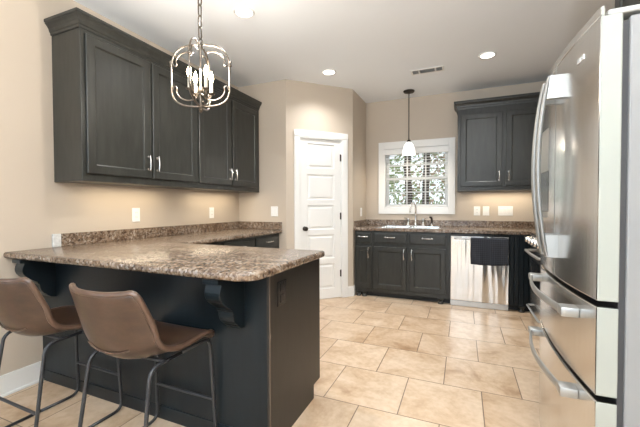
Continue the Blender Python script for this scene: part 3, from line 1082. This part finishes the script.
# hinge cover and emblem
MB().box(FX + 0.020, FX + 0.30, fy0 + 0.008, fy0 + 0.10, 1.7762, 1.795, 0.005).build('hinge_cover', M['grey_plastic'], fr)
e = MB()
for i in range(5):
    y = -0.795 + i * 0.011
    x_ = front_x(y)
    e.box(x_ - 0.003, x_ + 0.002, y, y + 0.008, 1.690, 1.706, 0.001)
e.build('emblem', M['chrome'], dnear)

# wall cabinet above the refrigerator, facing -x
OX = 3.40
frO = frame_of((OX, 0, 0), (0, 1, 0), (0, 0, 1), (-1, 0, 0))
cab = thing('wall_cabinet', (XR, -0.48, 1.86), 'dark wall cabinet above the refrigerator, mostly out of sight', 'cabinet')
MB().box(OX, XR - 0.001, -0.93, 0.0, 1.86, RT, 0.0015, 1).build('body', M['paint'], cab)
for i, (a, b) in enumerate(((-0.89, -0.475), (-0.455, -0.03))):
    dr = shaker(MB(), frO, a, b, 1.90, 2.340).build('door', M['paint'], cab)
    pull(frO, (b - 0.030) if i == 0 else (a + 0.030), 1.99, 0.019, 0.118, True, dr)
cr = MB()
path = [lambda o: (XR - 0.001, -0.93 - o), lambda o: (OX - o, -0.93 - o), lambda o: (OX - o, 0.0 + o), lambda o: (XR - 0.001, o)]
cr.loft([[Vector((*f(o_), RT + z_)) for o_, z_ in CROWN if z_ >= 0] + [] for f in path])
cr.box(OX - .001, XR - .001, -0.931, 0.001, RT + .001, RT + 0.06)
tag(cr.build('crown_molding', M['paint']), 'dark crown molding on the cabinet above the refrigerator', 'molding')


# ------------------------------------------------------------------ bar stools
def make_stool(label):
    st = thing('bar_stool', (0, 0, 0), label, 'stool', 'leather bar stools at the bar')
    # centre line of the shell (y forward, z up) with half width, side rise and forward wrap
    prof_ = [(0.196, 0.540, 0.188, 0.000, 0.0), (0.190, 0.560, 0.200, 0.002, 0.0), (0.150, 0.572, 0.210, 0.004, 0.0), (0.070, 0.568, 0.216, 0.010, 0.0), (-0.030, 0.552, 0.221, 0.024, 0.0),
             (-0.120, 0.542, 0.224, 0.060, 0.004), (-0.178, 0.556, 0.224, 0.085, 0.022), (-0.216, 0.598, 0.222, 0.085, 0.046), (-0.240, 0.668, 0.219, 0.050, 0.062), (-0.257, 0.733, 0.214, 0.022, 0.064),
             (-0.271, 0.793, 0.209, 0.010, 0.058), (-0.281, 0.834, 0.200, 0.010, 0.050), (-0.286, 0.852, 0.182, 0.008, 0.044)]
    NU_ = 14
    grid = []
    for (y, z_, hw, rise, wrap) in prof_:
        row = []
        for k_ in range(NU_ + 1):
            u = -1 + 2 * k_ / NU_
            f = abs(u) ** 2.4
            row.append(Vector((hw * (u if abs(u) < 0.999 else u), y + wrap * f, z_ + rise * f)))
        grid.append(row)
    sh = MB().loft(grid, closed=False)
    so = sh.build('seat_shell', M['leather'], st, smooth=True, angle=180)
    md_ = so.modifiers.new('thickness', 'SOLIDIFY')
    md_.thickness = 0.022
    md_.offset = 0
    md_ = so.modifiers.new('smooth', 'SUBSURF')
    md_.levels = md_.render_levels = 2
    border = [r_[0] for r_ in grid] + grid[-1][1:-1] + [r_[-1] for r_ in grid[::-1]] + grid[0][1:-1][::-1]
    border = [b_ * 1.0 for b_ in border]
    pb = MB().tube(smooth_path(border + [border[0]], 3)[:-1], 0.0125, 8, loop=True)
    pb.build('piping', M['piping'], so, smooth=True, angle=180)
    # seam across the back of the shell
    sm = [Vector((grid[7][k_].x, grid[7][k_].y - 0.0095, grid[7][k_].z - 0.006)) for k_ in range(3, NU_ - 2)]
    MB().tube(sm, 0.0035, 6).build('seam', M['piping'], so, smooth=True)
    # sled legs: each side one bent rod; legs and runner separate parts
    for sx in (-1, 1):
        top_x, bot_x = 0.188 * sx, 0.207 * sx
        pth_ = round_corners([(top_x, 0.0, 0.532), (top_x, 0.186, 0.535), (bot_x * .995, 0.207, 0.010), (bot_x, 0.0, 0.010)], 0.05)
        MB().tube(pth_, 0.0085, 10).build('leg', M['black_metal'], st, smooth=True, angle=180)
        pth_ = round_corners([(top_x, 0.0, 0.532), (top_x, -0.168, 0.530), (bot_x * .995, -0.240, 0.010), (bot_x, 0.0, 0.010)], 0.05)
        MB().tube(pth_, 0.0085, 10).build('leg', M['black_metal'], st, smooth=True, angle=180)
    for yy in (0.198, -0.213):
        MB().cyl((-0.200, yy, 0.213), (0.200, yy, 0.213), 0.0075, 10).build('footrest', M['black_metal'], st, smooth=True)
    for yy in (0.06, -0.10):
        MB().cyl((-0.188, yy, 0.534), (0.188, yy, 0.534), 0.0075, 10).build('seat_brace', M['black_metal'], st, smooth=True)
    return st


s1 = make_stool('brown leather bar stool farther along the bar, by the white baseboard')
s1.location = (0.630, -1.046, 0)
s1.rotation_euler = (0, 0, radians(-1))
s2 = copy_tree(s1)
s2.location = (1.315, -1.035, 0)
s2.rotation_euler = (0, 0, 0)
tag(s2, 'brown leather bar stool in front, nearest the bar corner', 'stool')

# ------------------------------------------------------------------ chandelier
cx, cy, cz = 1.172, -0.530, 2.012
ch = thing('chandelier', (cx, cy, H), 'open cage chandelier with lit candle bulbs hanging on a chain above the bar', 'chandelier')
MB().lathe([(0.062, 0.0), (0.064, -0.008), (0.05, -0.022), (0.018, -0.03), (0.01, -0.04)], (cx, cy, H), 24).build('canopy', M['cage'], ch, smooth=True)
cn = MB()
zc = H - 0.05
i = 0
while zc > cz + 0.235:
    pts = []
    for k_ in range(16):
        a = 2 * pi * k_ / 16
        u, v = 0.0125 * cos(a), 0.020 * sin(a) + (0.018 if sin(a) > 0 else -0.018)
        pts.append((cx + (u if i % 2 else 0), cy + (0 if i % 2 else u), zc + v))
    cn.tube(pts, 0.0046, 8, loop=True)
    zc -= 0.068
    i += 1
cn.build('chain', M['cage'], ch, smooth=True)
lp = MB().tube([(cx + 0.015 * cos(a), cy, cz + 0.213 + 0.015 * sin(a)) for a in [2 * pi * k_ / 16 for k_ in range(16)]], 0.004, 8, loop=True)
lp.build('hanging_loop', M['cage'], ch, smooth=True)
ANG = 23
for q in range(4):
    a = radians(ANG + 90 * q)
    ux, uy = cos(a), sin(a)
    P2 = [(0.012, 0.196), (0.05, 0.192), (0.105, 0.182), (0.150, 0.150), (0.176, 0.098), (0.182, 0.04), (0.182, -0.06), (0.180, -0.105), (0.160, -0.150), (0.115, -0.178), (0.06, -0.188), (0.012, -0.190)]
    P3 = smooth_path([(cx + ux * r_, cy + uy * r_, cz + z_) for r_, z_ in P2], 4)
    f_ = MB().tube(P3, 0.006, 8)
    fo = f_.build('frame', M['cage'], ch, smooth=True, angle=180)
    for sg in (1, -1):
        S2 = [(0.176, 0.085 * sg), (0.168, 0.066 * sg), (0.155, 0.062 * sg), (0.148, 0.076 * sg), (0.150, 0.100 * sg), (0.128, 0.132 * sg), (0.085, 0.150 * sg), (0.040, 0.145 * sg)]
        MB().tube(smooth_path([(cx + ux * r_, cy + uy * r_, cz + z_) for r_, z_ in S2], 4), 0.0042, 8).build('scroll', M['cage'], fo, smooth=True, angle=180)
    MB().lathe([(0.002, -0.022), (0.009, -0.014), (0.004, 0.0), (0.009, 0.014), (0.002, 0.022)], (cx + ux * 0.186, cy + uy * 0.186, cz + 0.075), 10).build('finial', M['cage'], fo, smooth=True)
MB().lathe([(0.004, 0.198), (0.013, 0.19), (0.008, 0.17), (0.006, 0.10), (0.006, -0.06), (0.016, -0.075), (0.020, -0.095), (0.010, -0.115), (0.007, -0.17), (0.013, -0.185), (0.012, -0.20), (0.016, -0.208), (0.009, -0.222), (0.002, -0.228)], (cx, cy, cz), 16).build('stem', M['cage'], ch, smooth=True)
for q in range(4):
    a = radians(ANG + 45 + 90 * q)
    ux, uy = cos(a), sin(a)
    ar = MB().tube(smooth_path([(cx + ux * r_, cy + uy * r_, cz + z_) for r_, z_ in ((0.012, -0.11), (0.035, -0.130), (0.062, -0.125), (0.072, -0.098))], 4), 0.005, 8)
    px_, py_ = cx + ux * 0.072, cy + uy * 0.072
    ar.lathe([(0.006, -0.074), (0.021, -0.066), (0.022, -0.062), (0.012, -0.058)], (px_, py_, cz - 0.03), 14)
    ao = ar.build('arm', M['cage'], ch, smooth=True)
    MB().lathe([(0.010, -0.060), (0.010, 0.004), (0.007, 0.006)], (px_, py_, cz - 0.03), 12).build('candle_sleeve', M['candle'], ao, smooth=True)
    MB().lathe([(0.006, 0.006), (0.012, 0.022), (0.014, 0.036), (0.010, 0.056), (0.003, 0.076), (0.001, 0.080)], (px_, py_, cz - 0.03), 12).build('bulb', M['bulb'], ao, smooth=True)
pl_ = bpy.data.lights.new('chandelier_glow', 'POINT')
pl_.energy = 25
pl_.color = (1.0, 0.94, 0.85)
pl_.shadow_soft_size = 0.05
o = bpy.data.objects.new('chandelier_glow', pl_)
o.location = (0, 0, cz + 0.05 - H)
C.objects.link(o)
o.parent = ch

# ------------------------------------------------------------------ pendant over the sink
px, py = 2.011, 2.462
pd = thing('pendant_lamp', (px, py, H), 'small pendant lamp with white glass shade in front of the window', 'pendant lamp')
MB().lathe([(0.074, 0.0), (0.074, -0.008), (0.066, -0.020), (0.020, -0.028), (0.008, -0.032)], (px, py, H), 24).build('canopy', M['bronze'], pd, smooth=True)
MB().cyl((px, py, H - 0.03), (px, py, 2.085), 0.0065, 10).build('rod', M['bronze'], pd, smooth=True)
MB().lathe([(0.008, 2.09), (0.020, 2.085), (0.026, 2.068), (0.027, 2.050), (0.020, 2.046)], (px, py, 0), 18).build('socket_cap', M['bronze'], pd, smooth=True)
sh = MB()
outer = [(0.026, 2.056), (0.042, 2.044), (0.062, 2.010), (0.077, 1.960), (0.086, 1.905), (0.087, 1.890)]
inner = [(r_ - 0.004, z_) for r_, z_ in outer[::-1]]
sh.lathe(outer + inner, (px, py, 0), 28)
sh.build('lamp_shade', M['glass_shade'], pd, smooth=True)
pl_ = bpy.data.lights.new('pendant_glow', 'POINT')
pl_.energy = 14
pl_.color = (1.0, 0.88, 0.72)
pl_.shadow_soft_size = 0.04
o = bpy.data.objects.new('pendant_glow', pl_)
o.location = (0, 0, 1.93 - H)
C.objects.link(o)
o.parent = pd

# ------------------------------------------------------------------ uplighter added unseen behind the camera to brighten the ceiling
tl = thing('added_floor_lamp', (2.95, -3.35, 0), 'white uplighter floor lamp added unseen behind the camera to brighten the ceiling', 'floor lamp')
MB().lathe([(0.15, 0.0), (0.15, 0.02), (0.03, 0.035), (0.015, 0.05)], (2.95, -3.35, 0), 28).build('base', M['white'], tl, smooth=True)
MB().cyl((2.95, -3.35, 0.04), (2.95, -3.35, 1.72), 0.013, 12).build('pole', M['white'], tl, smooth=True)
MB().lathe([(0.012, 1.70), (0.05, 1.71), (0.14, 1.76), (0.19, 1.83), (0.185, 1.83), (0.135, 1.765), (0.05, 1.72), (0.01, 1.715)], (2.95, -3.35, 0), 28).build('bowl', M['white'], tl, smooth=True)
l_ = bpy.data.lights.new('ceiling_fill_light', 'AREA')
l_.shape = 'DISK'
l_.size = 0.3
l_.energy = 320
l_.color = (0.93, 0.97, 1.0)
o = bpy.data.objects.new('ceiling_fill_light', l_)
o.location = (0, 0, 1.835)
o.rotation_euler = (pi, 0, 0)
C.objects.link(o)
o.parent = tl

# ------------------------------------------------------------------ recessed downlights, vent
cans = [(1.079, 0.063, 'recessed ceiling light above the left worktop, nearest the chandelier'), (1.261, 1.441, 'recessed ceiling light in front of the pantry door'), (2.907, 1.679, 'recessed ceiling light above the dishwasher area, near the ceiling vent'),
        (2.75, -1.15, None)]  # the last one is an extra light added out of view
for x, y, lab in cans:
    dl = thing('recessed_light', (x, y, H), lab or 'added unseen recessed ceiling light above and in front of the refrigerator', 'ceiling light', 'recessed ceiling lights' if lab else 'recessed lights above the camera')
    MB().lathe([(0.062, -0.001), (0.066, -0.008), (0.080, -0.010), (0.084, -0.006), (0.085, 0.0)], (x, y, H), 32).build('trim_ring', M['white'], dl, smooth=True)
    MB().lathe([(0.001, -0.004), (0.064, -0.004), (0.064, -0.001), (0.001, -0.001)], (x, y, H), 28).build('diffuser', M['can'], dl, smooth=True)
    l_ = bpy.data.lights.new('downlight', 'SPOT')
    l_.energy = (62 if y > 1.4 and x < 2 else 112) if lab else 34
    l_.color = (0.98, 0.975, 0.97)
    l_.spot_size = radians(135)
    l_.spot_blend = 0.9
    l_.shadow_soft_size = 0.07
    o = bpy.data.objects.new('downlight', l_)
    o.location = (0, 0, -0.02)
    C.objects.link(o)
    o.parent = dl

vt = thing('ceiling_vent', (2.302, 1.836, H), 'white metal air vent set in the ceiling', 'vent')
f = MB()
vx0, vx1, vy0, vy1 = 2.125, 2.482, 1.765, 1.907
f.box(vx0, vx0 + 0.02, vy0, vy1, H - 0.012, H - .0005, 0.002).box(vx1 - 0.02, vx1, vy0, vy1, H - 0.008, H - .0005, 0.002)
f.box(vx0 + 0.02, vx1 - 0.02, vy0, vy0 + 0.02, H - 0.008, H - .0005, 0.002).box(vx0 + 0.02, vx1 - 0.02, vy1 - 0.02, vy1, H - 0.008, H - .0005, 0.002)
for x in (2.215, 2.392):
    f.box(x - 0.008, x + 0.008, vy0 + 0.02, vy1 - 0.02, H - 0.007, H - .0005)
f.build('frame', M['white'], vt)
MB().box(vx0 + 0.015, vx1 - 0.015, vy0 + 0.015, vy1 - 0.015, H - 0.002, H - 0.0004).build('duct_shade', plain('shaded_duct', (0.10, 0.10, 0.10), 0.8), vt)  # flat dark plate; the shade behind the louvers is put into its colour
lv = MB()
n = 6
for i in range(n):
    y = vy0 + 0.026 + (vy1 - vy0 - 0.052) * i / (n - 1)
    m = Matrix.Translation(((vx0 + vx1) / 2, y, H - 0.0055)) @ Matrix.Rotation(radians(55), 4, 'X')
    lv.box(-(vx1 - vx0) / 2 + 0.02, (vx1 - vx0) / 2 - 0.02, -0.0035, 0.0035, -0.0006, 0.0006, mat=m)
lv.build('louvers', M['grey_plastic'], vt)


# ------------------------------------------------------------------ wall plates
def plate(name, fr_, w_, h_, rockers, label, cat, group=None, outlet=False):
    org = fr_(0, 0, 0)
    t_ = thing(name, tuple(org), label, cat, group)
    MB().panel(fr_, -w_ / 2, w_ / 2, -h_ / 2, h_ / 2, [(0, 0.0003), (0, 0.003), (0.004, 0.006)]).build('plate', M['plate'], t_)
    for i in range(rockers):
        u = (i - (rockers - 1) / 2) * 0.046
        if outlet:
            for v in (-0.02, 0.02):
                q_ = MB().panel(fr_, u - 0.0165, u + 0.0165, v - 0.014, v + 0.014, [(0, 0.004), (0, 0.0075), (0.002, 0.0082)]).build('socket', M['plate'], t_)
                sl = MB()
                for du_ in (-0.006, 0.006):
                    sl.panel(fr_, u + du_ - 0.001, u + du_ + 0.001, v - 0.004, v + 0.006, [(0, 0.0075), (0, 0.0085)])
                sl.build('slots', M['black'], q_)
        else:
            MB().panel(fr_, u - 0.0165, u + 0.0165, -0.033, 0.033, [(0, 0.004), (0, 0.0075), (0.003, 0.0095)]).build('rocker', M['plate'], t_)
    return t_


fl = lambda y, z_: frame_of((0, y, z_), (0, 1, 0), (0, 0, 1), (1, 0, 0))
fb = lambda x, z_, y: frame_of((x, y, z_), (1, 0, 0), (0, 0, 1), (0, -1, 0))
plate('wall_outlet', fl(-0.068, 1.126), 0.076, 0.124, 1, 'white outlet on the left wall under the cabinet nearest the bar end', 'outlet', outlet=True)
plate('wall_outlet', fl(0.914, 1.126), 0.076, 0.124, 1, 'white outlet on the left wall nearer the pantry corner', 'outlet', outlet=True)
plate('light_switch', fb(0.530, 1.136, YB), 0.100, 0.124, 2, 'white double switch on the narrow wall left of the pantry door', 'switch')
plate('wall_outlet', fb(2.858, 1.129, YW), 0.078, 0.122, 1, 'white outlet nearest the window on the far wall', 'outlet', outlet=True)
plate('light_switch', fb(2.966, 1.129, YW), 0.078, 0.122, 1, 'white single switch between outlet and wide switch plate', 'switch')
plate('light_switch', fb(3.192, 1.130, YW), 0.168, 0.122, 3, 'wide white three-gang switch plate right of the window', 'switch')
fds = frame_of((XD, 2.484, 1.114), (0, 1, 0), (0, 0, 1), (1, 0, 0))
plate('light_switch', fds, 0.076, 0.122, 1, 'white switch on the short wall beside the window', 'switch')

# ------------------------------------------------------------------ yard seen through the window
struct('ground_yard', MB().box(-14, 14, YW + 0.6, 22, -0.6, -0.5), M['yard'], 'leafy ground of the yard beyond the window', 'ground')


def tree(x, y, r0, h, lean, label, seed):
    random.seed(seed)
    t_ = thing('tree', (x, y, -0.5), label, 'tree', 'trees beyond the window')
    tr = MB()
    top = Vector((x + lean, y, -0.5 + h))
    base_ = Vector((x, y, -0.5))
    pts = [base_ + (top - base_) * (i / 10) + Vector((random.uniform(-.05, .05), random.uniform(-.05, .05), 0)) for i in range(11)]
    tr.tube(pts, [r0 * (1.25 if i == 0 else 1 - 0.07 * i) for i in range(11)], 12)
    lf = MB()
    for k_ in range(16):
        f_ = random.uniform(0.42, 0.98)
        b0 = base_ + (top - base_) * f_
        a = random.uniform(0, 2 * pi)
        L = random.uniform(0.9, 2.2)
        b1 = b0 + Vector((cos(a) * L, sin(a) * L * .6, L * random.uniform(0.1, 0.6)))
        bm_ = (b0 + b1) / 2 + Vector((0, 0, -0.08))
        tr.tube([b0, bm_, b1], [r0 * .28, r0 * .2, r0 * .07], 6)
        for j in range(55):
            c_ = b0 + (b1 - b0) * random.uniform(.3, 1.1) + Vector((random.gauss(0, .22), random.gauss(0, .22), random.gauss(0, .2)))
            s_ = random.uniform(0.03, 0.07)
            d1 = Vector((random.gauss(0, 1), random.gauss(0, 1), random.gauss(0, 1))).normalized()
            d2 = d1.cross(Vector((random.gauss(0, 1), random.gauss(0, 1), random.gauss(0, 1)))).normalized()
            vs = [lf.bm.verts.new(c_ + d1 * s_), lf.bm.verts.new(c_ + d2 * s_ * .5), lf.bm.verts.new(c_ - d1 * s_), lf.bm.verts.new(c_ - d2 * s_ * .5)]
            lf.bm.faces.new(vs)
    tr.build('trunk', M['bark'], t_, smooth=True)
    lf.build('leaves', M['leaf'] if seed % 2 else M['leaf_dry'], t_)
    return t_


tree(1.52, 5.6, 0.10, 6.5, 0.1, 'dark trunked tree beyond the window, left of the two in the middle', 1)
tree(1.72, 6.8, 0.11, 7.0, 0.25, 'dark trunked tree beyond the window, right of the two in the middle', 2)
tree(3.3, 8.5, 0.12, 7.0, 0.3, 'thin tree seen at the right edge of the window', 3)
tree(0.35, 8.0, 0.11, 7.0, -0.2, 'thin tree seen at the left edge of the window', 5)


def shrub(x, y, w_, h_, label, seed, mat):
    random.seed(seed)
    lf = MB()
    for j in range(1500):
        a, b_ = random.uniform(0, 2 * pi), random.random() ** .5
        hh = random.random()
        c_ = Vector((x + cos(a) * b_ * w_ * (1 - .4 * hh), y + sin(a) * b_ * w_ * .6, -0.5 + hh * h_))
        s_ = random.uniform(0.03, 0.075) * (1.0 if w_ < 2 else 2.6)
        d1 = Vector((random.gauss(0, 1), random.gauss(0, 1), random.gauss(0, 1))).normalized()
        d2 = d1.cross(Vector((random.gauss(0, 1), random.gauss(0, 1), random.gauss(0, 1)))).normalized()
        vs = [lf.bm.verts.new(c_ + d1 * s_), lf.bm.verts.new(c_ + d2 * s_ * .5), lf.bm.verts.new(c_ - d1 * s_), lf.bm.verts.new(c_ - d2 * s_ * .5)]
        lf.bm.faces.new(vs)
    tag(lf.build('shrub', mat), label, 'shrub', 'shrubs beyond the window')


shrub(0.55, 7.4, 1.2, 3.2, 'green shrub low at the left of the window view', 11, M['leaf'])
shrub(2.0, 9.5, 1.4, 3.6, 'green shrub between the two dark trunks', 12, M['leaf'])
shrub(3.9, 10.5, 1.5, 3.4, 'brownish shrub low at the right of the window view', 13, M['leaf_dry'])

shrub(-1.6, 14.0, 3.0, 6.5, 'tall green thicket far behind at the left of the window view', 14, M['leaf'])
shrub(2.2, 15.5, 3.0, 6.0, 'tall brownish thicket far behind the two dark trunks', 15, M['leaf_dry'])
shrub(6.2, 14.5, 3.0, 6.5, 'tall green thicket far behind at the right of the window view', 16, M['leaf'])

for o in bpy.data.objects:
    if '_org' in o:
        del o['_org']
